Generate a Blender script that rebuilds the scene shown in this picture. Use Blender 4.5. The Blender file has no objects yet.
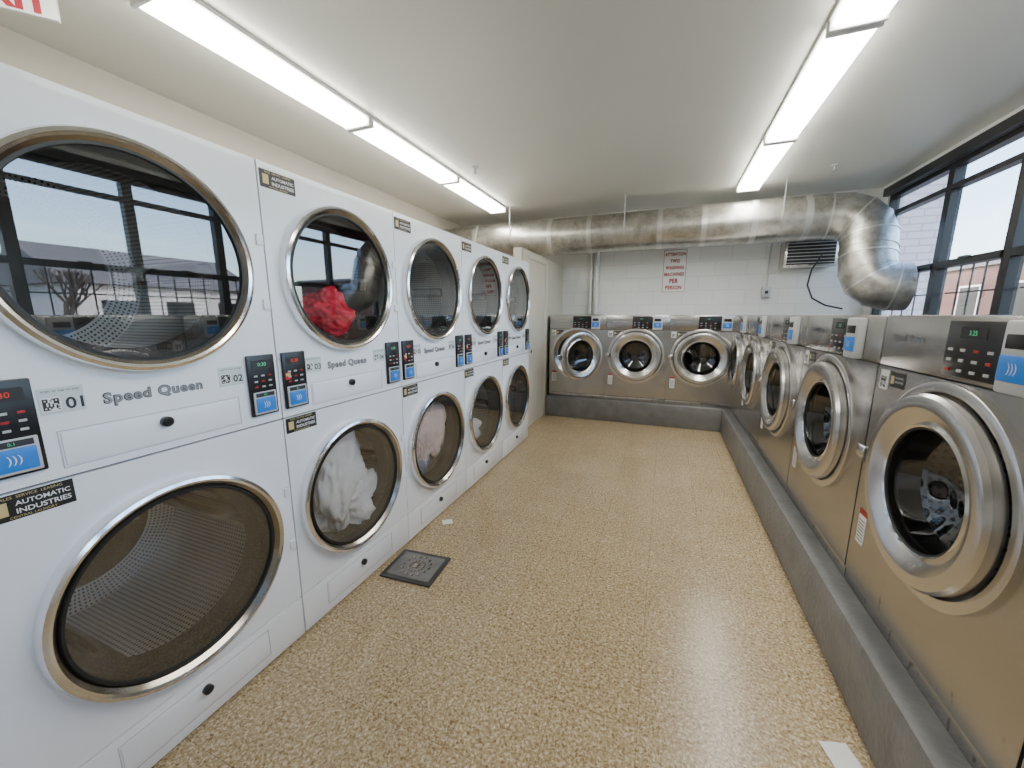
import bpy, bmesh, math, random
from mathutils import Vector, Matrix, noise
random.seed(4)
H=1.45
scene=bpy.context.scene
col=scene.collection

# ------------------------------------------------------------ materials
def newmat(name):
    m=bpy.data.materials.new(name); m.use_nodes=True
    nt=m.node_tree
    return m,nt,nt.nodes['Principled BSDF']
def N(nt,t,**k):
    n=nt.nodes.new(t)
    for a,b in k.items(): setattr(n,a,b)
    return n
def simple(name,c,rough=.5,metal=0,var=.06,scale=6,bump=0,bscale=80,spec=None,emit=None,es=0,coat=0):
    m,nt,p=newmat(name)
    tc=N(nt,'ShaderNodeTexCoord')
    nz=N(nt,'ShaderNodeTexNoise'); nz.inputs['Scale'].default_value=scale; nz.inputs['Detail'].default_value=4
    nt.links.new(tc.outputs['Object'],nz.inputs['Vector'])
    mx=N(nt,'ShaderNodeMix',data_type='RGBA')
    mx.inputs[6].default_value=(*[x*(1-var) for x in c],1)
    mx.inputs[7].default_value=(*[min(1,x*(1+var)) for x in c],1)
    nt.links.new(nz.outputs['Fac'],mx.inputs[0]); nt.links.new(mx.outputs[2],p.inputs['Base Color'])
    p.inputs['Roughness'].default_value=rough; p.inputs['Metallic'].default_value=metal
    p.inputs['Coat Weight'].default_value=coat
    if emit: 
        p.inputs['Emission Color'].default_value=(*emit,1); p.inputs['Emission Strength'].default_value=es
    if bump:
        n2=N(nt,'ShaderNodeTexNoise'); n2.inputs['Scale'].default_value=bscale
        nt.links.new(tc.outputs['Object'],n2.inputs['Vector'])
        b=N(nt,'ShaderNodeBump'); b.inputs['Strength'].default_value=bump; b.inputs['Distance'].default_value=.01
        nt.links.new(n2.outputs['Fac'],b.inputs['Height']); nt.links.new(b.outputs[0],p.inputs['Normal'])
    return m
def ramp(nt,stops,interp='LINEAR'):
    r=N(nt,'ShaderNodeValToRGB'); r.color_ramp.interpolation=interp
    e=r.color_ramp.elements
    while len(e)<len(stops): e.new(.5)
    for i,(p,c) in enumerate(stops):
        e[i].position=p; e[i].color=(*c,1)
    return r
def brushed(name,c,rough,grain=.96,stain=False):
    m,nt,p=newmat(name); tc=N(nt,'ShaderNodeTexCoord')
    n2=N(nt,'ShaderNodeTexNoise'); n2.inputs['Scale'].default_value=2.5; n2.inputs['Detail'].default_value=2
    nt.links.new(tc.outputs['Object'],n2.inputs['Vector'])
    rr=ramp(nt,[(.3,tuple(x*.94 for x in c)),(.7,c)])
    nt.links.new(n2.outputs['Fac'],rr.inputs[0]); last=rr.outputs[0]
    p.inputs['Roughness'].default_value=rough
    p.inputs['Metallic'].default_value=1
    if stain:
        mp=N(nt,'ShaderNodeMapping'); mp.inputs['Scale'].default_value=(1.2,60,110)
        nt.links.new(tc.outputs['Object'],mp.inputs[0])
        n=N(nt,'ShaderNodeTexNoise'); n.inputs['Scale'].default_value=4; n.inputs['Detail'].default_value=2
        nt.links.new(mp.outputs[0],n.inputs['Vector'])
        mx=N(nt,'ShaderNodeMix',data_type='RGBA',blend_type='MULTIPLY'); mx.inputs[0].default_value=1
        g=ramp(nt,[(.3,(grain,)*3),(.7,(1,1,1))]); nt.links.new(n.outputs['Fac'],g.inputs[0])
        nt.links.new(last,mx.inputs[6]); nt.links.new(g.outputs[0],mx.inputs[7]); last=mx.outputs[2]
        mp2=N(nt,'ShaderNodeMapping'); mp2.inputs['Scale'].default_value=(22,22,9); nt.links.new(tc.outputs['Object'],mp2.inputs[0])
        n3=N(nt,'ShaderNodeTexNoise'); n3.inputs['Scale'].default_value=1.6; n3.inputs['Detail'].default_value=3; nt.links.new(mp2.outputs[0],n3.inputs['Vector'])
        st=ramp(nt,[(.64,(0,0,0)),(.68,(1,1,1))]); nt.links.new(n3.outputs['Fac'],st.inputs[0])
        sp=N(nt,'ShaderNodeSeparateXYZ'); nt.links.new(tc.outputs['Object'],sp.inputs[0])
        mz=N(nt,'ShaderNodeMapRange'); mz.inputs[1].default_value=.06; mz.inputs[2].default_value=.26; mz.inputs[3].default_value=.6; mz.inputs[4].default_value=0
        nt.links.new(sp.outputs['Z'],mz.inputs[0])
        mu=N(nt,'ShaderNodeMath',operation='MULTIPLY'); nt.links.new(st.outputs[0],mu.inputs[0]); nt.links.new(mz.outputs[0],mu.inputs[1])
        m3=N(nt,'ShaderNodeMix',data_type='RGBA'); nt.links.new(mu.outputs[0],m3.inputs[0]); nt.links.new(last,m3.inputs[6]); m3.inputs[7].default_value=(.16,.14,.12,1); last=m3.outputs[2]
        p.inputs['Anisotropic'].default_value=.5
    nt.links.new(last,p.inputs['Base Color'])
    return m
def glassmat(name,tint,base,rough=.01):
    m,nt,p=newmat(name); nt.nodes.remove(p)
    out=[n for n in nt.nodes if n.type=='OUTPUT_MATERIAL'][0]
    t=N(nt,'ShaderNodeBsdfTransparent'); t.inputs[0].default_value=(*tint,1)
    g=N(nt,'ShaderNodeBsdfGlossy'); g.inputs['Roughness'].default_value=rough; g.inputs[0].default_value=(.95,.97,1,1)
    f=N(nt,'ShaderNodeLayerWeight'); f.inputs['Blend'].default_value=.5
    pw=N(nt,'ShaderNodeMath',operation='POWER'); pw.inputs[1].default_value=4.5
    nt.links.new(f.outputs['Facing'],pw.inputs[0])
    a=N(nt,'ShaderNodeMath',operation='ADD'); a.inputs[1].default_value=base+.04; a.use_clamp=True
    nt.links.new(pw.outputs[0],a.inputs[0])
    mx=N(nt,'ShaderNodeMixShader'); nt.links.new(a.outputs[0],mx.inputs[0])
    nt.links.new(t.outputs[0],mx.inputs[1]); nt.links.new(g.outputs[0],mx.inputs[2]); nt.links.new(mx.outputs[0],out.inputs[0])
    return m
def perfmat(name,c,hole,scale):
    m,nt,p=newmat(name); uv=N(nt,'ShaderNodeUVMap'); uv.uv_map='UVMap'
    s=N(nt,'ShaderNodeVectorMath',operation='SCALE'); s.inputs['Scale'].default_value=scale
    nt.links.new(uv.outputs[0],s.inputs[0])
    f=N(nt,'ShaderNodeVectorMath',operation='FRACTION'); nt.links.new(s.outputs[0],f.inputs[0])
    d=N(nt,'ShaderNodeVectorMath',operation='DISTANCE'); d.inputs[1].default_value=(.5,.5,0)
    nt.links.new(f.outputs[0],d.inputs[0])
    l=N(nt,'ShaderNodeMath',operation='LESS_THAN'); l.inputs[1].default_value=.25; nt.links.new(d.outputs['Value'],l.inputs[0])
    mx=N(nt,'ShaderNodeMix',data_type='RGBA'); mx.inputs[6].default_value=(*c,1); mx.inputs[7].default_value=(*hole,1)
    nt.links.new(l.outputs[0],mx.inputs[0]); nt.links.new(mx.outputs[2],p.inputs['Base Color'])
    p.inputs['Metallic'].default_value=.5; p.inputs['Roughness'].default_value=.35
    return m

M={}
M['white']=simple('dryer_white_enamel',(.87,.90,.95),.25,0,.02,3,coat=.25)
M['grey_body']=simple('dryer_grey_side',(.35,.36,.38),.5)
M['seam']=simple('dark_seam',(.03,.03,.035),.7)
M['black']=simple('black_plastic',(.010,.010,.012),.3)
M['rubber']=simple('black_rubber',(.012,.012,.012),.5)
M['chrome']=brushed('polished_steel',(.86,.86,.87),.13)
M['ringdark']=brushed('bronze_steel',(.36,.33,.29),.2)
M['steel']=brushed('brushed_stainless',(.54,.53,.515),.27,.93,True)
M['steel_lt']=brushed('satin_steel',(.70,.69,.68),.25)
M['steel_dk']=simple('steel_dark_trim',(.10,.10,.10),.4,.8)  # near-black steel: window latches, washer door backs and catches, drain rim
M['glass']=glassmat('dryer_door_glass',(.84,.85,.86),.12)
M['wglass']=glassmat('washer_door_glass',(.50,.51,.53),.07)
M['pane']=glassmat('window_glass',(.97,.98,.99),.0)
M['perf']=perfmat('perforated_drum',(.64,.64,.62),(.01,.01,.01),62)
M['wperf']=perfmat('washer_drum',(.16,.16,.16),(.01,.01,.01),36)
M['darkdrum']=simple('drum_dark_metal',(.05,.047,.043),.4,.5)  # one even dark metal for door tunnels, drum flanges, rear discs and hubs
M['red_led']=simple('red_display',(.05,0,0),.3,emit=(1,.06,.03),es=.8)
M['green_led']=simple('green_display',(0,.05,.02),.3,emit=(.1,.9,.4),es=.8)
M['blue']=simple('blue_card_reader',(.02,.15,.52),.3,emit=(.03,.3,.9),es=.15)
M['ltgrey']=simple('light_grey_plastic',(.50,.51,.52),.4)
M['label_w']=simple('white_label',(.78,.78,.76),.5)
M['label_g']=simple('grey_label',(.60,.66,.68),.5)
M['label_k']=simple('black_label',(.012,.012,.012),.4)
M['label_y']=simple('gold_print',(.60,.48,.22),.4)
M['txt']=simple('dark_print',(.03,.03,.035),.5)
M['txt_l']=simple('silver_print',(.30,.31,.33),.3,.3)
M['txt_w']=simple('white_print',(.8,.8,.8),.5)
M['txt_r']=simple('red_print',(.36,.015,.03),.5)
M['redpaint']=simple('red_plastic',(.4,.02,.02),.4)
M['curb']=simple('painted_grey_concrete',(.17,.17,.17),.45,0,.4,7,bump=.4,bscale=40)
M['blackframe']=simple('black_window_frame',(.008,.008,.010),.4)
M['beige']=simple('beige_paint',(.52,.49,.41),.5,0,.05,3)
M['door_beige']=simple('beige_door_paint',(.58,.54,.45),.4,0,.04,3)
M['ceil']=simple('ceiling_paint',(.70,.705,.64),.33,0,.04,1.2,bump=.05,bscale=15)
M['wallw']=simple('white_wall_paint',(.80,.80,.78),.5,0,.04,2)
M['lamp_body']=simple('lamp_white_metal',(.8,.8,.78),.4)
M['lamp']=simple('lamp_diffuser',(.9,.9,.88),.4,emit=(1,.965,.89),es=24)
M['pipe']=simple('white_pipe_paint',(.72,.72,.70),.4)
M['cloth_w']=simple('white_cotton',(.84,.85,.85),.9,0,.08,9)
M['cloth_r']=simple('red_cotton',(.75,.01,.04),.9,0,.2,9)
M['cloth_p']=simple('pink_white_cotton',(.80,.64,.60),.9,0,.2,14)
M['cloth_b']=simple('blue_cotton',(.16,.22,.36),.9,0,.3,14)
M['paper']=simple('white_paper',(.8,.8,.78),.7)

m,nt,p=newmat('galvanised_duct'); tc=N(nt,'ShaderNodeTexCoord')
n=N(nt,'ShaderNodeTexNoise'); n.inputs['Scale'].default_value=6; n.inputs['Detail'].default_value=8; n.inputs['Roughness'].default_value=.7
nt.links.new(tc.outputs['Object'],n.inputs['Vector'])
r=ramp(nt,[(.32,(.30,.28,.24)),(.5,(.50,.49,.45)),(.7,(.66,.65,.61))]); nt.links.new(n.outputs['Fac'],r.inputs[0]); nt.links.new(r.outputs[0],p.inputs['Base Color'])
p.inputs['Metallic'].default_value=.9; p.inputs['Roughness'].default_value=.36
b=N(nt,'ShaderNodeBump'); b.inputs['Strength'].default_value=.15; b.inputs['Distance'].default_value=.02
n2=N(nt,'ShaderNodeTexNoise'); n2.inputs['Scale'].default_value=3; nt.links.new(tc.outputs['Object'],n2.inputs['Vector'])
nt.links.new(n2.outputs['Fac'],b.inputs['Height']); nt.links.new(b.outputs[0],p.inputs['Normal'])
M['duct']=m
M['tape']=simple('foil_tape',(.66,.66,.63),.35,.8,.12,20)

# floor
m,nt,p=newmat('speckled_vinyl_tile'); tc=N(nt,'ShaderNodeTexCoord')
v=N(nt,'ShaderNodeTexNoise'); v.inputs['Scale'].default_value=95; v.inputs['Detail'].default_value=3; v.inputs['Roughness'].default_value=.6; v.inputs['Distortion'].default_value=.7
nt.links.new(tc.outputs['Object'],v.inputs['Vector'])
r=ramp(nt,[(.34,(.21,.135,.065)),(.43,(.37,.27,.15)),(.53,(.47,.365,.22)),(.64,(.70,.60,.43))])
nt.links.new(v.outputs['Fac'],r.inputs[0])
br=N(nt,'ShaderNodeTexBrick'); br.offset=0; br.inputs['Scale'].default_value=1; br.inputs['Brick Width'].default_value=.305; br.inputs['Row Height'].default_value=.305
br.inputs['Mortar Size'].default_value=.0014; br.inputs['Color1'].default_value=(1,1,1,1); br.inputs['Color2'].default_value=(.95,.94,.92,1); br.inputs['Mortar'].default_value=(.62,.56,.48,1)
nt.links.new(tc.outputs['Object'],br.inputs['Vector'])
mx=N(nt,'ShaderNodeMix',data_type='RGBA',blend_type='MULTIPLY'); mx.inputs[0].default_value=1
nt.links.new(r.outputs[0],mx.inputs[6]); nt.links.new(br.outputs['Color'],mx.inputs[7])
nw=N(nt,'ShaderNodeTexNoise'); nw.inputs['Scale'].default_value=2.2; nw.inputs['Detail'].default_value=4; nt.links.new(tc.outputs['Object'],nw.inputs['Vector'])
rw=ramp(nt,[(.3,(.93,.92,.90)),(.6,(1,1,1))]); nt.links.new(nw.outputs['Fac'],rw.inputs[0])
mx2=N(nt,'ShaderNodeMix',data_type='RGBA',blend_type='MULTIPLY'); mx2.inputs[0].default_value=1
nt.links.new(mx.outputs[2],mx2.inputs[6]); nt.links.new(rw.outputs[0],mx2.inputs[7])
nt.links.new(mx2.outputs[2],p.inputs['Base Color'])
p.inputs['Roughness'].default_value=.24
bb=N(nt,'ShaderNodeBump'); bb.inputs['Strength'].default_value=.06; bb.inputs['Distance'].default_value=.004
nb=N(nt,'ShaderNodeTexNoise'); nb.inputs['Scale'].default_value=14; nt.links.new(tc.outputs['Object'],nb.inputs['Vector']); nt.links.new(nb.outputs['Fac'],bb.inputs['Height']); nt.links.new(bb.outputs[0],p.inputs['Normal'])
M['floor']=m

def blockmat(name,c1,mortar,bw,rh,ms,swap):
    m,nt,p=newmat(name); tc=N(nt,'ShaderNodeTexCoord'); sp=N(nt,'ShaderNodeSeparateXYZ'); cb=N(nt,'ShaderNodeCombineXYZ')
    nt.links.new(tc.outputs['Object'],sp.inputs[0])
    nt.links.new(sp.outputs['Y' if swap else 'X'],cb.inputs[0]); nt.links.new(sp.outputs['Z'],cb.inputs[1])
    br=N(nt,'ShaderNodeTexBrick'); br.inputs['Scale'].default_value=1; br.inputs['Brick Width'].default_value=bw; br.inputs['Row Height'].default_value=rh
    br.inputs['Mortar Size'].default_value=ms; br.inputs['Color1'].default_value=(*c1,1); br.inputs['Color2'].default_value=(*[x*.95 for x in c1],1); br.inputs['Mortar'].default_value=(*mortar,1)
    nt.links.new(cb.outputs[0],br.inputs['Vector']); nt.links.new(br.outputs['Color'],p.inputs['Base Color'])
    b=N(nt,'ShaderNodeBump'); b.inputs['Strength'].default_value=.4; b.inputs['Distance'].default_value=.005; b.invert=True
    nt.links.new(br.outputs['Fac'],b.inputs['Height']); nt.links.new(b.outputs[0],p.inputs['Normal'])
    p.inputs['Roughness'].default_value=.45
    return m
M['block']=blockmat('white_cinder_block',(.76,.76,.73),(.66,.66,.63),.4,.2,.006,False)
M['brick']=blockmat('red_brick',(.11,.03,.022),(.14,.10,.08),.22,.075,.01,True)
M['siding']=blockmat('pale_siding',(.36,.35,.40),(.24,.23,.27),.6,.2,.02,False)
M['asphalt']=simple('asphalt',(.12,.12,.12),.9)
M['roof']=simple('roof_grey',(.15,.15,.16),.8)
M['housewhite']=simple('house_white',(.6,.6,.6),.7)
M['bark']=simple('tree_bark',(.05,.04,.03),.9)

# ------------------------------------------------------------ mesh builder
textcache={}
def textmesh(s,offset=0.0):
    k=(s,offset)
    if k in textcache: return textcache[k]
    cu=bpy.data.curves.new('t','FONT'); cu.body=s; cu.align_x='CENTER'; cu.align_y='CENTER'; cu.offset=offset; cu.size=1; cu.resolution_u=3
    if offset>.020: cu.space_character=1.12
    ob=bpy.data.objects.new('t',cu); col.objects.link(ob)
    bpy.context.view_layer.update()
    me=bpy.data.meshes.new_from_object(ob.evaluated_get(bpy.context.evaluated_depsgraph_get()))
    bpy.data.objects.remove(ob); bpy.data.curves.remove(cu)
    xs=[v.co.x for v in me.vertices]; ys=[v.co.y for v in me.vertices]
    textcache[k]=(me,max(xs)-min(xs),(max(xs)+min(xs))/2,(max(ys)+min(ys))/2)
    return textcache[k]
class B:
    def __init__(s):
        s.bm=bmesh.new(); s.uv=s.bm.loops.layers.uv.new('UVMap'); s.mats=[]
    def mi(s,k):
        if k not in s.mats: s.mats.append(k)
        return s.mats.index(k)
    def face(s,co,mat):
        vs=[s.bm.verts.new(c) for c in co]; f=s.bm.faces.new(vs); f.material_index=s.mi(mat); f.smooth=True; return f
    def box(s,x0,x1,y0,y1,z0,z1,mat,bev=0,seg=2,mtx=None):
        t=bmesh.new(); bmesh.ops.create_cube(t,size=1)
        for v in t.verts: v.co=Vector(((x0+x1)/2+v.co.x*(x1-x0),(y0+y1)/2+v.co.y*(y1-y0),(z0+z1)/2+v.co.z*(z1-z0)))
        if bev: bmesh.ops.bevel(t,geom=t.edges[:],offset=bev,segments=seg,affect='EDGES',profile=.5)
        s.merge(t,mat,mtx)
    def merge(s,t,mat,mtx=None):
        if mtx is not None: bmesh.ops.transform(t,matrix=mtx,verts=t.verts)
        mi=s.mi(mat)
        for f in t.faces: f.material_index=mi; f.smooth=True
        me=bpy.data.meshes.new('tmp'); t.to_mesh(me); t.free(); s.bm.from_mesh(me); bpy.data.meshes.remove(me)
    def lathe(s,prof,c,mat,n=64,mtx=None,sc=1):
        mi=s.mi(mat); rings=[]; L=0; Ls=[]
        prof=[(r*sc,y) for r,y in prof]
        for i,(r,y) in enumerate(prof):
            if i: L+=math.hypot(r-prof[i-1][0],y-prof[i-1][1])
            Ls.append(L); ring=[]
            for k in range(n):
                a=2*math.pi*k/n
                co=Vector((c[0]+r*math.cos(a),y,c[1]+r*math.sin(a)))
                if mtx is not None: co=mtx@co
                ring.append(s.bm.verts.new(co))
            rings.append(ring)
        for i in range(len(prof)-1):
            r0=max(prof[i][0],prof[i+1][0])
            for k in range(n):
                k2=(k+1)%n
                f=s.bm.faces.new((rings[i][k],rings[i][k2],rings[i+1][k2],rings[i+1][k])); f.material_index=mi; f.smooth=True
                u0=2*math.pi*k/n*r0; u1=2*math.pi*(k+1)/n*r0
                for l,uvv in zip(f.loops,((u0,Ls[i]),(u1,Ls[i]),(u1,Ls[i+1]),(u0,Ls[i+1]))): l[s.uv].uv=uvv
        return rings
    def disc(s,r,y,c,mat,n=64,mtx=None):
        vs=[]
        for k in range(n):
            a=2*math.pi*k/n; co=Vector((c[0]+r*math.cos(a),y,c[1]+r*math.sin(a)))
            if mtx is not None: co=mtx@co
            vs.append(s.bm.verts.new(co))
        f=s.bm.faces.new(vs); f.material_index=s.mi(mat); f.smooth=True
        for l,k in zip(f.loops,range(n)):
            a=2*math.pi*k/n; l[s.uv].uv=(r*math.cos(a),r*math.sin(a))
    def plate(s,x0,x1,z0,z1,y,th,hole,mat):
        cx,cz,r=hole
        A=[2*math.pi*k/72 for k in range(72)]
        for (x,z) in ((x0,z0),(x1,z0),(x1,z1),(x0,z1)): A.append(math.atan2(z-cz,x-cx)%(2*math.pi))
        A=sorted(set(round(a,6) for a in A)); inn=[];out=[];outb=[];innb=[]
        for a in A:
            dx,dz=math.cos(a),math.sin(a)
            ts=[]
            if dx>1e-9: ts.append((x1-cx)/dx)
            if dx<-1e-9: ts.append((x0-cx)/dx)
            if dz>1e-9: ts.append((z1-cz)/dz)
            if dz<-1e-9: ts.append((z0-cz)/dz)
            t=min(ts)
            inn.append(s.bm.verts.new((cx+r*dx,y,cz+r*dz))); out.append(s.bm.verts.new((cx+t*dx,y,cz+t*dz)))
            outb.append(s.bm.verts.new((cx+t*dx,y+th,cz+t*dz)));innb.append(s.bm.verts.new((cx+r*dx,y+th,cz+r*dz)))
        n=len(A); mi=s.mi(mat)
        for k in range(n):
            j=(k+1)%n
            for q in ((inn[k],inn[j],out[j],out[k]),(out[k],out[j],outb[j],outb[k]),(innb[k],innb[j],inn[j],inn[k])):
                f=s.bm.faces.new(q); f.material_index=mi; f.smooth=True
    def text(s,st,x,z,y,width,mat,offset=0.0,hscale=1,mtx=None):
        me,w,cx,cy=textmesh(st,offset); sc=width/w
        t=bmesh.new(); t.from_mesh(me)
        for v in t.verts: v.co=Vector((x+(v.co.x-cx)*sc,y,z+(v.co.y-cy)*sc*hscale))
        s.merge(t,mat,mtx)
    def qr(s,x,z,y,size,n=9):
        c=size/n
        s.box(x-size/2-c,x+size/2+c,y,y+.0012,z-size/2-c,z+size/2+c,'label_w')
        for i in range(n):
            for j in range(n):
                corner=(i<3 and j<3) or (i<3 and j>n-4) or (i>n-4 and j>n-4)
                if (corner and not (i in (1,n-2) and j in (1,n-2))) or (not corner and random.random()<.5):
                    x0=x-size/2+i*c; z0=z-size/2+j*c
                    s.face([(x0,y-.0003,z0),(x0+c,y-.0003,z0),(x0+c,y-.0003,z0+c),(x0,y-.0003,z0+c)],'txt')
    def tube(s,pts,r,mat,n=24,caps=True):
        pts=[Vector(p) for p in pts]; mi=s.mi(mat); rings=[]
        dirs=[(pts[i+1]-pts[i]).normalized() for i in range(len(pts)-1)]
        ref=Vector((0,0,1)) if abs(dirs[0].z)<.9 else Vector((0,1,0))
        side=dirs[0].cross(ref).normalized()
        for i,p in enumerate(pts):
            if i==0: pl=dirs[0]
            elif i==len(pts)-1: pl=dirs[-1]
            else: pl=(dirs[i-1]+dirs[i]).normalized()
            dd=dirs[min(i,len(dirs)-1)]
            if i>0: q=dirs[i-1].rotation_difference(dd)
            ring=[]
            base_d=dirs[i-1] if i>0 else dirs[0]
            up=base_d.cross(side).normalized()
            for k in range(n):
                a=2*math.pi*k/n; o=(side*math.cos(a)+up*math.sin(a))*r
                den=base_d.dot(pl); o=o-base_d*(o.dot(pl)/den)
                ring.append(s.bm.verts.new(p+o))
            rings.append(ring)
            if i>0: side=q@side
        for i in range(len(rings)-1):
            for k in range(n):
                j=(k+1)%n; f=s.bm.faces.new((rings[i][k],rings[i][j],rings[i+1][j],rings[i+1][k])); f.material_index=mi; f.smooth=True
        if caps:
            for rg in (rings[0],rings[-1]):
                f=s.bm.faces.new(rg); f.material_index=mi
    def mesh(s,name,recalc=False,ang=32):
        if recalc: bmesh.ops.recalc_face_normals(s.bm,faces=s.bm.faces)
        me=bpy.data.meshes.new(name); s.bm.to_mesh(me); s.bm.free()
        for k in s.mats: me.materials.append(M[k])
        me.set_sharp_from_angle(angle=math.radians(ang))
        return me
def place(name,me,loc=(0,0,0),rot=0,parent=None):
    o=bpy.data.objects.new(name,me); col.objects.link(o); o.location=loc; o.rotation_euler=(0,0,rot)
    if parent: o.parent=parent
    return o
def boxobj(name,x0,x1,y0,y1,z0,z1,mat,bev=0):
    b=B(); b.box(x0,x1,y0,y1,z0,z1,mat,bev); return place(name,b.mesh(name))

# ------------------------------------------------------------ room
XL=-2.35*H; XR=1.62*H; YB=4.35*H; YF=-2.2*H; ZC=2.05*H
T=.15
boxobj('floor',XL-T,XR+T,YF-T,YB+T,-.12,0,'floor')
boxobj('ceiling',XL-T,XR+T,YF-T,YB+T,ZC,ZC+.12,'ceil')
boxobj('wall_back',XL-T,XR+T,YB,YB+T,0,ZC,'block')
boxobj('wall_left',XL-T,XL,YF,YB,0,ZC,'beige')
boxobj('wall_front',XL-T,XR+T,YF-T,YF,0,ZC,'wallw')
Z0=.93*H; Z1=1.955*H; WY0=-1.42*H; WY1=4.24*H
b=B()
b.box(XR,XR+T,YF,YB,0,Z0,'wallw'); b.box(XR,XR+T,YF,YB,Z1,ZC,'wallw')
b.box(XR,XR+T,YF,WY0,Z0,Z1,'wallw'); b.box(XR,XR+T,WY1,YB,Z0,Z1,'wallw')
place('wall_right',b.mesh('wall_right'))
mods=[4.24,3.49,2.90]
y=2.90
while y>-1.3: y-=.59; mods.append(max(y,-1.42))
for i in range(len(mods)-1):
    ya,yb=mods[i+1]*H,mods[i]*H
    b=B(); f=.042 ; x0,x1=XR+.02,XR+.10
    b.box(x0,x1,ya,ya+f,Z0,Z1,'blackframe'); b.box(x0,x1,yb-f,yb,Z0,Z1,'blackframe')
    b.box(x0,x1,ya+f,yb-f,Z0,Z0+.05,'blackframe'); b.box(x0,x1,ya+f,yb-f,Z1-.05,Z1,'blackframe')
    b.box(x0,x1,ya+f,yb-f,1.80*H-.022,1.80*H+.022,'blackframe')
    b.box(x0-.01,x1,ya+f,yb-f,1.32*H-.030,1.32*H+.030,'blackframe')
    ym=yb-ya-2*f
    for k in range(1,5):
        yy=ya+f+ym*k/5
        b.box(x1+.01,x1+.020,yy-.005,yy+.005,Z0+.02,1.32*H-.02,'blackframe')
    b.box(x1+.01,x1+.020,ya+f,yb-f,1.14*H-.006,1.14*H+.006,'blackframe')
    if i: b.box(x0-.035,x0,(ya+yb)/2-.05,(ya+yb)/2+.05,1.32*H+.02,1.32*H+.04,'steel_dk')
    xx=x0+.03
    b.face([(xx,ya+f,Z0+.05),(xx,yb-f,Z0+.05),(xx,yb-f,Z1-.05),(xx,ya+f,Z1-.05)],'pane')
    place('window_%d'%(i+1),b.mesh('window'))
boxobj('trim_window_header',XR-.05,XR-.001,YF+.01,WY1,Z1-.01,Z1+.075,'blackframe')
boxobj('trim_window_sill',XR-.06,XR-.001,YF+.01,WY1,Z0-.04,Z0,'blackframe')

px=-1.10*H
boxobj('wall_partition',px-.1,px,3.0*H,YB,0,1.53*H,'beige')
b=B(); px2=px+.002
b.box(px2,px2+.03,3.02*H,3.08*H,0,1.46*H,'door_beige',.004); b.box(px2,px2+.03,3.62*H,3.68*H,0,1.46*H,'door_beige',.004)
b.box(px2,px2+.03,3.02*H,3.68*H,1.46*H,1.50*H,'door_beige',.004)
b.box(px2,px2+.015,3.08*H,3.62*H,0.01,1.46*H,'door_beige')
b.box(px2+.015,px2+.06,3.13*H,3.16*H,.98,1.02,'chrome',.005)
place('door_1',b.mesh('door_1'))
boxobj('baseboard_back',px,XR,YB-.015,YB,0,.1,'curb')

# ------------------------------------------------------------ dryers
W=.538*H
def reader(b,x,z,y,w,h,led='red_led'):
    b.box(x-w/2,x+w/2,y-.012,y,z-h/2,z+h/2,'black',.004)
    b.box(x-w*.42,x+w*.42,y-.016,y-.01,z-h*.47,z-h*.10,'ltgrey',.003)
    b.box(x-w*.36,x+w*.36,y-.020,y-.014,z-h*.44,z-h*.20,'blue',.003)
    b.text(')))',x,z-h*.32,y-.0205,w*.22,'txt_w')
    b.box(x-w*.34,x+w*.34,y-.0175,y-.015,z-h*.185,z-h*.12,'txt')
    b.text('0.1',x,z-h*.152,y-.0178,w*.10,'green_led')
    b.box(x-w*.36,x+w*.36,y-.0135,y-.011,z+h*.28,z+h*.42,'seam')
    b.text('0:30',x,z+h*.35,y-.0138,w*.30,led)
    for i in range(3):
        for j in range(3):
            b.box(x-w*.32+j*w*.26,x-w*.32+j*w*.26+w*.12,y-.014,y-.011,z+h*(-.03+.09*i),z+h*(-.005+.09*i),'ltgrey' if (i*3+j)%4 else 'redpaint')
def ringdoor(b,c,R,rg):
    b.lathe([(R,0.004),(R,-.030),(R-.004,-.040),(R-.014,-.044),(R-.022,-.040)],c,'chrome',72)
    b.lathe([(R-.022,-.040),(R-.032,-.030),(rg+.006,-.024)],c,'ringdark',72)
    b.lathe([(rg+.006,-.024),(rg+.004,-.030),(rg-.004,-.030),(rg-.008,-.018),(rg-.01,.03)],c,'rubber',72)
    b.disc(rg-.002,-.022,c,'glass',72)
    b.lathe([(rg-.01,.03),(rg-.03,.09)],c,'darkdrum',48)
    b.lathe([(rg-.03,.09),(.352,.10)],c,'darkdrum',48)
    b.lathe([(.352,.10),(.352,.74)],c,'perf',48)
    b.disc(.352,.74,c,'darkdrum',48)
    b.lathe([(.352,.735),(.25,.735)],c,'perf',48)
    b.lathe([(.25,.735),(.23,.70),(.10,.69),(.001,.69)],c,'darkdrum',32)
    for k in range(3):
        a=k*2.094+.5
        b.box(-.03,.03,.12,.72,-.350,-.29,'ringdark',.01,2,Matrix.Translation((c[0],0,c[1]))@Matrix.Rotation(a,4,'Y'))
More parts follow.
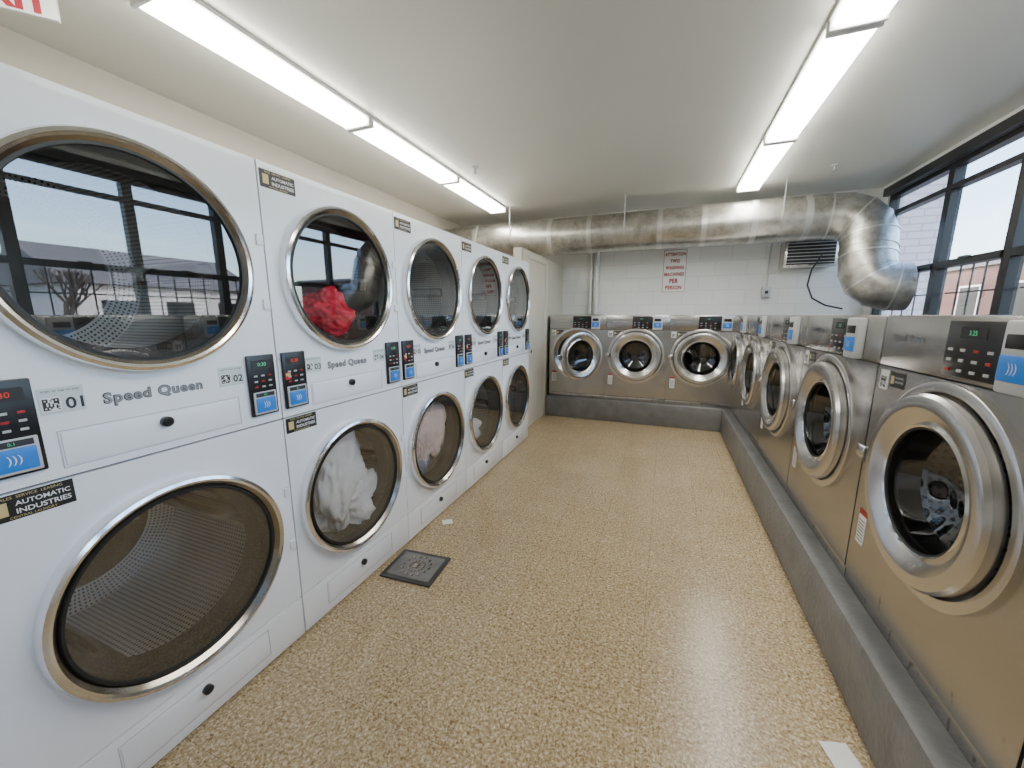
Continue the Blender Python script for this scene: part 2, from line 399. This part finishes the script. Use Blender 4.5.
def dryer_mesh(num):
    b=B(); g=.003; hw=W/2-g; top=1.392*H
    hl=hw+(.10 if num==1 else 0)
    cu=(-.014,1.110*H); cl=(-.022,.407*H); R=.326; Rl=.338
    s1=.708*H; s2=.137*H
    b.plate(-hl,hw,s1+g,top,0,.02,(cu[0],cu[1],R-.02),'white')
    b.plate(-hl,hw,s2+g,s1-g,0,.02,(cl[0],cl[1],Rl-.02),'white')
    b.box(-hl,hw,0,.02,.012,s2-g,'white',.003)
    b.box(-hl,W/2,.015,.02,s1-.01,s1+.01,'seam'); b.box(-hl,W/2,.015,.022,s2-.01,s2+.01,'seam')
    b.box(-hl-g,-hl+.004,.01,.03,.01,top,'seam'); b.box(hw-.004,W/2,.01,.03,.01,top,'seam')
    D=1.15
    b.box(-hl,-hl+.01,.02,D,.01,top-.002,'white'); b.box(hw-.01,hw,.02,D,.01,top-.002,'white')
    b.box(-hl+.01,hw-.01,.02,D,top-.012,top-.002,'grey_body'); b.box(-hl+.01,hw-.01,D-.01,D,.01,top-.012,'grey_body')
    b.box(-hl+.01,hw-.01,.02,D-.01,0,.02,'seam')
    ringdoor(b,cu,R,.290); ringdoor(b,cl,Rl,.294)
    for c,RR in ((cu,R),(cl,Rl)):
        for dz in (-.12,.12): b.box(hw-.03,hw-.004,-.010,0,c[1]+dz-.02,c[1]+dz+.02,'white',.004)
    def drawer(xa,xb,za,zb):
        t=.0025
        for q in ((xa,xb,za,za+t),(xa,xb,zb-t,zb),(xa,xa+t,za,zb),(xb-t,xb,za,zb)):
            b.box(q[0],q[1],-.0012,.001,q[2],q[3],'ltgrey')
        b.box(xa+.006,xb-.006,-.004,.001,za+.006,zb-.006,'white',.002)
        mz=zb-(zb-za)*.32
        b.lathe([(.016,-.003),(.016,-.018),(.010,-.022),(.0,-.022)],((xa+xb)/2,mz),'black',20)
    drawer(-.240,.225,.725*H,.795*H)
    drawer(-.255,.225,.035*H,.115*H)
    b.text('Speed Queen',-.015,.838*H,-.0012,.252,'txt',.055,.98)
    b.text('Speed Queen',-.015,.838*H,-.0018,.246,'txt_l',.021,.95)
    reader(b,-W/2+.068,.815*H,-.002,.108,.235)
    reader(b,W/2-.075,.815*H,-.002,.108,.235,'green_led')
    b.box(-W/2+.02,-W/2+.045,-.0155,-.0135,.815*H+.005,.815*H+.035,'redpaint'); b.box(-W/2+.022,-W/2+.043,-.0162,-.015,.815*H+.02,.815*H+.032,'label_y')
    for sx,nn in ((-W/2+.172,num*2-1),(W/2-.182,num*2)):
        b.box(sx-.042,sx+.042,-.0012,0,.85*H-.034,.85*H+.034,'label_g')
        b.qr(sx-.021,.85*H-.008,-.0024,.030)
        b.text('%02d'%nn,sx+.022,.85*H-.010,-.0018,.034,'txt',.02)
        b.text('scan or tap to pay',sx,.85*H+.025,-.0018,.07,'txt')
    for z in (1.352*H,.682*H):
        x=-W/2+.085
        b.box(x-.075,x+.075,-.0022,0,z-.032,z+.032,'label_k')
        b.text('AUTOMATIC',x+.02,z+.008,-.0026,.095,'txt_w',.02); b.text('INDUSTRIES',x+.02,z-.012,-.0026,.095,'txt_w',.02)
        b.box(x-.064,x-.040,-.0028,-.001,z-.018,z+.016,'label_y')
        b.text('SALES  SERVICE  LEASING',x,z+.025,-.0026,.11,'label_y'); b.text('CENTRAL LAUNDRY',x,z-.026,-.0026,.08,'label_y')
    return b.mesh('stacked_tumble_dryer')
def clothes(name,mat,parent,loc,scale,seed,amp=.5):
    t=bmesh.new(); bmesh.ops.create_icosphere(t,subdivisions=5,radius=1)
    off=Vector((seed*7.3,seed*3.1,seed*1.7))
    for v in t.verts:
        p=v.co.copy()
        n1=noise.noise(p*1.3+off)*amp
        w=p+Vector((noise.noise(p*2+off),noise.noise(p*2.3-off),0))*.5
        n2=1-abs(noise.noise(Vector((w.x*4.5,w.y*4.5,w.z*1.8))+off))*2
        v.co=p*(1+n1+.22*n2)
        v.co=Vector((v.co.x*scale[0],v.co.y*scale[1],v.co.z*scale[2]))
    b=B(); b.merge(t,mat); me=b.mesh(name,ang=180)
    return place(name,me,loc,0,parent)
dry=[]
for i in range(5):
    yc=(.752-.269+.538*i)*H
    o=place('stacked_tumble_dryer',dryer_mesh(i+1),(-1.0*H,yc,0),math.pi/2)
    dry.append(o)
cz_u=1.110*H; cz_l=.407*H
clothes('laundry_red',"cloth_r",dry[1],(.03,.16,cz_u-.16),(.14,.10,.10),1)
clothes('laundry_dark',"cloth_b",dry[1],(-.12,.25,cz_u-.22),(.10,.12,.09),2)
clothes('laundry_white',"cloth_w",dry[1],(-.01,.12,cz_l+.02),(.15,.07,.26),3,.6)
clothes('laundry_sheets',"cloth_w",dry[1],(0.05,.18,cz_l-.16),(.17,.12,.13),8,.6)
clothes('laundry_pink',"cloth_p",dry[2],(0.0,.12,cz_l+.02),(.18,.07,.24),5,.5)
clothes('laundry_blue',"cloth_b",dry[2],(-.10,.18,cz_l-.18),(.12,.1,.09),6)
clothes('laundry_grey',"cloth_w",dry[3],(0.05,.25,cz_l-.2),(.15,.12,.08),7)

# ------------------------------------------------------------ washers
def washer_door(b,c,s,mtx=None):
    b.lathe([(.286,-.012),(.288,-.042),(.280,-.054),(.268,-.058),(.246,-.056)],c,'steel_lt',72,mtx,s)
    b.lathe([(.246,-.056),(.222,-.046),(.196,-.026)],c,'steel_lt',72,mtx,s)
    b.lathe([(.200,-.028),(.194,-.038),(.188,-.034)],c,'chrome',72,mtx,s)
    b.lathe([(.188,-.034),(.182,-.030),(.178,-.01)],c,'rubber',64,mtx,s)
    b.lathe([(.180,-.026),(.176,.0),(.155,.05),(.10,.085),(.05,.097),(.001,.10)],c,'wglass',48,mtx,s)
    b.lathe([(.286,-.012),(.20,-.005),(.178,-.0)],c,'steel_dk',48,mtx,s)
    b.box(c[0]-.318*s,c[0]-.272*s,-.050,-.022,c[1]-.030,c[1]+.030,'steel_dk',.006,2,mtx)
    b.box(c[0]-.352*s,c[0]-.300*s,-.060,-.042,c[1]-.012,c[1]+.036,'steel_lt',.006,2,mtx)
def washer_mesh(w,s,cz,open_a=0):
    b=B(); hw=w/2-.003; top=.80*H; c=(0,cz*H); R=.325
    s1=top-.195; s2=.06
    b.plate(-hw,hw,s2+.002,s1-.002,0,.02,(c[0],c[1],(R-.03)*s),'steel')
    b.box(-hw,hw,0,.03,s1+.002,top,'steel',.006)
    b.box(-hw,hw,.004,.02,0.0,s2-.002,'steel',.003)
    b.box(-w/2,w/2,.012,.02,s1-.008,s1+.008,'seam'); b.box(-w/2,w/2,.014,.02,s2-.008,s2+.008,'seam')
    D=.93
    b.box(-hw,-hw+.01,.02,D,.0,top-.004,'steel'); b.box(hw-.01,hw,.02,D,.0,top-.004,'steel')
    b.box(-hw+.01,hw-.01,.03,D,top-.014,top-.003,'steel'); b.box(-hw+.01,hw-.01,D-.01,D,0,top-.014,'steel')
    b.box(-w/2,-hw+.003,.01,.04,0,top-.01,'seam'); b.box(hw-.003,w/2,.01,.04,0,top-.01,'seam')
    b.lathe([(R,0.002),(R,-.012),(R-.006,-.015),(R-.030,-.013),(.292,-.004),(.245,.03)],c,'steel_lt',72,None,s)
    b.lathe([(.245,.03),(.225,.05),(.20,.09)],c,'rubber',48,None,s)
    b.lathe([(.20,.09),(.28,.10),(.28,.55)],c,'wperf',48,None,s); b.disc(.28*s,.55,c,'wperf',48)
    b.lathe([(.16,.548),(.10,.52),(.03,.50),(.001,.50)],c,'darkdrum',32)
    if open_a:
        hx=c[0]+.31
        mt=Matrix.Translation((hx,-.03,0))@Matrix.Rotation(open_a,4,'Z')@Matrix.Translation((-hx,.03,0))
        washer_door(b,c,s,mt)
    else: washer_door(b,c,s)
    zt=top-.016; zb=top-.180
    b.box(-.06,.19,-.008,.0,zb,zt,'black',.004)
    b.box(.195,.31,-.035,.0,zb-.01,zt+.004,'ltgrey',.008)
    b.box(.205,.30,-.040,-.03,zb+.02,zb+.085,'blue',.004)
    b.text(')))',.252,zb+.052,-.0405,.028,'txt_w')
    b.box(.212,.293,-.038,-.03,zb+.10,zb+.135,'black',.002)
    b.box(.0,.10,-.0095,-.007,zt-.05,zt-.018,'seam'); b.text('3.25',.05,zt-.034,-.0098,.030,'green_led')
    for i in range(3):
        for j in range(4):
            b.box(-.04+j*.052,-.022+j*.052,-.0105,-.007,zb+.016+i*.030,zb+.024+i*.030,'ltgrey' if (i+j)%4 else 'redpaint')
    b.text('Speed Queen',-w/2+.17,top-.085,-.0012,.19,'txt',.05)
    b.text('Speed Queen',-w/2+.17,top-.085,-.0016,.186,'chrome',.021)
    b.box(-w/2+.03,-w/2+.09,-.0012,0,s1-.09,s1-.015,'label_w')
    b.qr(-w/2+.06,s1-.06,-.0024,.042)
    b.box(-w/2+.105,-w/2+.20,-.0015,0,s1-.07,s1-.015,'label_k'); b.box(-w/2+.11,-w/2+.13,-.0018,-.001,s1-.06,s1-.03,'label_y')
    b.text('AUTOMATIC',-w/2+.165,s1-.035,-.0018,.055,'txt_w'); b.text('INDUSTRIES',-w/2+.165,s1-.05,-.0018,.055,'txt_w')
    b.box(-w/2+.05,-w/2+.11,-.0015,0,.22,.37,'label_w'); b.box(-w/2+.05,-w/2+.11,-.0018,0,.345,.37,'redpaint')
    for k in range(7): b.box(-w/2+.056,-w/2+.104,-.0018,-.001,.235+k*.014,.239+k*.014,'txt')
    return b.mesh('front_load_washer')
CZ=.20*H
XW=.56*H
wm=washer_mesh(.62*H-.004,1.06,.425)
for i in range(6):
    yc=(.435+.62*i)*H
    place('front_load_washer',wm,(XW,yc,CZ),-math.pi/2)
wb=washer_mesh(.55*H-.003,1.12,.428); wbo=washer_mesh(.55*H-.003,1.12,.428,math.radians(50))
for i in range(3):
    place('front_load_washer',wbo if i==0 else wb,((-1.057+.275+.545*i)*H,3.70*H,CZ),0)
b=B()
b.box(.50*H,XR-.25,.10*H,3.64*H,0,CZ,'curb',.012)
b.box(-1.075*H,XR-.25,3.645*H,YB-.03,0,CZ,'curb',.012)
place('equipment_plinth',b.mesh('equipment_plinth'))

# ------------------------------------------------------------ ceiling lights
def lamp_mesh(L,w=.25):
    b=B()
    b.box(-w/2,w/2,-L/2,L/2,-.025,0,'lamp_body',.004)
    b.box(-w/2+.012,w/2-.012,-L/2+.018,L/2-.018,-.075,-.022,'lamp',.025,4)
    for s in (-1,1): b.box(-w/2+.004,w/2-.004,s*(L/2-.012)-.010,s*(L/2-.012)+.010,-.078,-.02,'lamp_body',.004)
    return b.mesh('fluorescent_ceiling_lamp')
lm=lamp_mesh(.94*H)
for k in range(4): place('fluorescent_ceiling_lamp',lm,(-1.62*H,(3.27-.95*k)*H,ZC),0)
lm2=lamp_mesh(.97*H)
for k in range(4): place('fluorescent_ceiling_lamp',lm2,(.56*H,(3.38-.985*k)*H,ZC),0)

# ------------------------------------------------------------ duct
def arc(p0,p1,p2,n):
    return [(1-t)**2*Vector(p0)+2*t*(1-t)*Vector(p1)+t*t*Vector(p2) for t in [i/n for i in range(n+1)]]
r=.168*H
path=[Vector((-2.33,3.92,.766)),Vector((1.08,3.92,.766))]
path+=arc((1.14,3.915,.766),(1.42,3.88,.766),(1.38,3.80,.48),5)
path+=arc((1.375,3.78,.43),(1.36,3.74,.22),(1.52,3.70,.20),4)
path+=[Vector((1.598,3.69,.20))]
def toW(p): return (p.x*H,p.y*H,(p.z+1)*H)
P=[toW(p) for p in path]
b=B(); b.tube(P,r,'duct',40)
for xx in (-1.9,-1.1,-.72,-.1,.25,.62,.98):
    c=toW(Vector((xx,3.92,.766)))
    b.tube([(c[0]-.03,c[1],c[2]),(c[0]+.03,c[1],c[2])],r+.006,'tape',40)
for i in range(2,len(P)-1):
    p=Vector(P[i]); d=(Vector(P[i+1])-Vector(P[i-1])).normalized()
    b.tube([p-d*.008,p+d*.008],r+.007,'duct' if i%2 else 'tape',40)
for xx in (-1.5,-.4,.8):
    c=toW(Vector((xx,3.92,.766)))
    b.box(c[0]-.006,c[0]+.006,c[1]-r-.008,c[1]-r-.004,c[2],ZC-.001,'ltgrey')
    b.tube([(c[0]-.012,c[1],c[2]),(c[0]+.012,c[1],c[2])],r+.009,'duct',40)
place('ventilation_duct',b.mesh('ventilation_duct',True,28))

# ------------------------------------------------------------ back wall items
yb=YB
b=B(); cx=.05*H; cz=1.437*H
b.box(cx-.165,cx+.165,yb-.012,yb-.001,cz-.31,cz+.31,'label_w',.003)
for q in ((cx-.155,cx+.155,cz+.294,cz+.300),(cx-.155,cx+.155,cz-.300,cz-.294),(cx-.155,cx-.149,cz-.3,cz+.3),(cx+.149,cx+.155,cz-.3,cz+.3)):
    b.box(q[0],q[1],yb-.013,yb-.011,q[2],q[3],'txt_r')
for k,(t_,w_) in enumerate((('ATTENTION',.28),('TWO',.13),('WASHING',.25),('MACHINES',.27),('PER',.12),('PERSON',.22))):
    b.text(t_,cx,cz+.235-.094*k,yb-.0125,w_,'txt_r',.05,1.3)
place('notice_sign',b.mesh('notice_sign'))
b=B(); x=-.72*H
b.tube([(x,yb-.06,1.47),(x,yb-.06,ZC-.01)],.035,'pipe',16); b.tube([(x-.09,yb-.05,1.47),(x-.09,yb-.05,ZC-.01)],.02,'pipe',12)
for z in (1.5,2.0): b.box(x-.12,x+.045,yb-.06,yb-.001,z,z+.03,'pipe',.003)
o=place('water_pipe',b.mesh('water_pipe',True))
b=B(); cx=1.13*H; cz=1.53*H
b.box(cx-.28,cx+.28,yb-.26,yb-.002,cz-.17,cz+.17,'steel_lt',.01)
b.box(cx-.25,cx+.25,yb-.262,yb-.255,cz-.14,cz+.14,'seam')
for k in range(7):
    z=cz-.12+k*.04
    b.box(cx-.25,cx+.25,yb-.285,yb-.26,z-.003,z+.004,'ltgrey',0,2)
place('wall_unit_heater',b.mesh('wall_unit_heater'))
b=B(); cx=.86*H; cz=1.21*H
b.box(cx-.05,cx+.05,yb-.06,yb-.001,cz-.07,cz+.07,'ltgrey',.005)
b.tube([(cx,yb-.03,cz+.05),(cx,yb-.03,cz+.5),(cx+.05,yb-.03,ZC-.01)],.011,'ltgrey',10)
b.box(cx-.02,cx+.02,yb-.066,yb-.06,cz-.02,cz+.02,'black')
place('electrical_box',b.mesh('electrical_box'))
b=B()
q=[(1.20,4.15,.50),(1.13,4.1,.38),(1.10,4.05,.25),(1.13,4.0,.14),(1.22,3.98,.08),(1.34,3.98,.05)]
b.tube([toW(Vector(v)) for v in q],.010,'black',10)
place('power_cable',b.mesh('power_cable',True))
def sprinkler():
    b=B(); mt=Matrix.Rotation(math.pi/2,4,'X')
    b.lathe([(.035,0),(.03,.012),(.012,.016),(.010,.05)],(0,0),'ltgrey',20,mt)
    b.lathe([(.022,.055),(.024,.06),(.001,.062)],(0,0),'chrome',20,mt)
    b.lathe([(.010,.05),(.006,.06)],(0,0),'ringdark',12,mt)
    return b.mesh('ceiling_sprinkler')
sm=sprinkler()
for (x,y) in ((-1.35,2.7),(1.05,3.6)):
    o=place('ceiling_sprinkler',sm,(x*H,y*H,ZC),0); o.rotation_euler=(math.pi,0,0)
b=B()
b.box(-.16,.16,-.015,.015,-.15,-.02,'label_w',.006); b.box(-.04,.04,-.02,.02,-.02,0,'label_w',.004)
b.text('EXIT',0,-.09,-.0165,.27,'txt_r',.06,1.05)
o=place('exit_sign',b.mesh('exit_sign'),(-1.99*H,.728*H,ZC),math.radians(50))

# ------------------------------------------------------------ floor items
b=B()
b.box(-.16,.16,-.13,.13,0.001,.012,'steel_dk',.004)
b.box(-.135,.135,-.105,.105,.011,.014,'curb',.001)
for k in range(14):
    a=k*2*math.pi/14
    for rr in (.045,.08):
        b.box(rr*math.cos(a)-.009,rr*math.cos(a)+.009,rr*math.sin(a)-.009,rr*math.sin(a)+.009,.013,.016,'ringdark',.002)
b.box(-.02,.02,-.02,.02,.013,.017,'ringdark',.004)
place('floor_drain_cover',b.mesh('floor_drain_cover'),(-.868*H,1.155*H,0),math.radians(4))
def paper(name,x,y,s,r):
    b=B(); n=5
    g=[[b.bm.verts.new(((i/n-.5)*s[0],(j/n-.5)*s[1],.004+.006*abs(noise.noise(Vector((i*.7,j*.7,x)))))) for j in range(n+1)] for i in range(n+1)]
    for i in range(n):
        for j in range(n):
            f=b.bm.faces.new((g[i][j],g[i+1][j],g[i+1][j+1],g[i][j+1])); f.smooth=True; f.material_index=b.mi('paper')
    place(name,b.mesh(name),(x,y,0),r)
paper('paper_scrap',.44*H,.945*H,(.09,.09),.3)
paper('paper_scrap',-.93*H,1.50*H,(.07,.06),.6)

# ------------------------------------------------------------ outside
boxobj('street_ground',XR+T+.01,80,-60,80,-.6,-.3,'asphalt')
b=B(); b.box(4.6,7.2,15,24,-.3,9,'siding')
b.box(4.5,7.3,14.9,24.1,9,9.3,'roof')
place('neighbouring_building',b.mesh('neighbouring_building'))
b=B(); b.box(15,24,23,55,-.3,3.9,'brick'); b.box(14.8,24.2,22.8,55.2,3.9,4.1,'roof')
for k in range(9):
    y=24.5+k*3.2
    b.box(14.92,15,y,y+1.6,1.2,3.0,'label_w'); b.box(14.9,14.93,y+.1,y+1.5,1.3,2.9,'black')
place('brick_building',b.mesh('brick_building'))
b=B(); b.box(24,32,10,19,-.3,3.0,'housewhite')
vs=[(23.6,9.6,3.0),(32.4,9.6,3.0),(32.4,19.4,3.0),(23.6,19.4,3.0),(28,9.6,5.2),(28,19.4,5.2)]
for f in ((0,3,5,4),(1,4,5,2),(0,4,1),(3,2,5),(0,1,2,3)): b.face([vs[i] for i in f],'roof')
for k in range(3): b.box(23.95,24,11+k*2.8,12.4+k*2.8,1,2.2,'black')
place('white_house',b.mesh('white_house'))
b=B(); b.box(26,34,-16,-1,-.3,2.6,'brick'); b.box(25.8,34.2,-16.2,-.8,2.6,2.8,'roof')
for k in range(4): b.box(25.93,26,-15+k*3.3,-13+k*3.3,.8,2.1,'black')
place('brick_building',b.mesh('brick_building'))
def tree(x,y,h,seed):
    random.seed(seed); b=B()
    def br(p,d,l,r,dep):
        q=p+d*l; b.tube([p,q],r,'bark',6,False)
        if dep==0: return
        for k in range(3):
            nd=(d+Vector((random.uniform(-.7,.7),random.uniform(-.7,.7),random.uniform(-.1,.5)))).normalized()
            br(q,nd,l*.68,r*.6,dep-1)
    br(Vector((0,0,0)),Vector((0,0,1)),h*.33,.13,5)
    place('bare_tree',b.mesh('bare_tree'),(x,y,-.3))
tree(21,2.5,4.6,1); tree(19.5,8,4.0,2)

# ------------------------------------------------------------ world, sun, camera
w=bpy.data.worlds.new('sky_world'); scene.world=w; w.use_nodes=True; nt=w.node_tree
bg=nt.nodes['Background']; sk=nt.nodes.new('ShaderNodeTexSky'); sk.sky_type='NISHITA'; sk.sun_disc=False; sk.sun_elevation=math.radians(38); sk.sun_rotation=math.radians(-90); sk.dust_density=2
nt.links.new(sk.outputs[0],bg.inputs[0]); bg.inputs[1].default_value=1.4
sl=bpy.data.lights.new('sun','SUN'); sl.energy=7; sl.angle=.01; sl.color=(1,.95,.88)
so=bpy.data.objects.new('sun',sl); col.objects.link(so); so.rotation_euler=Vector((.75,.35,-.6)).to_track_quat('-Z','Y').to_euler()
cd=bpy.data.cameras.new('camera'); cam=bpy.data.objects.new('camera',cd); col.objects.link(cam)
cd.sensor_width=36; cd.lens=385/1024*36; cd.clip_start=.02; cd.clip_end=300
cam.location=(0,0,H); cam.rotation_euler=(math.radians(90-10.16),0,math.radians(21.49))
scene.camera=cam
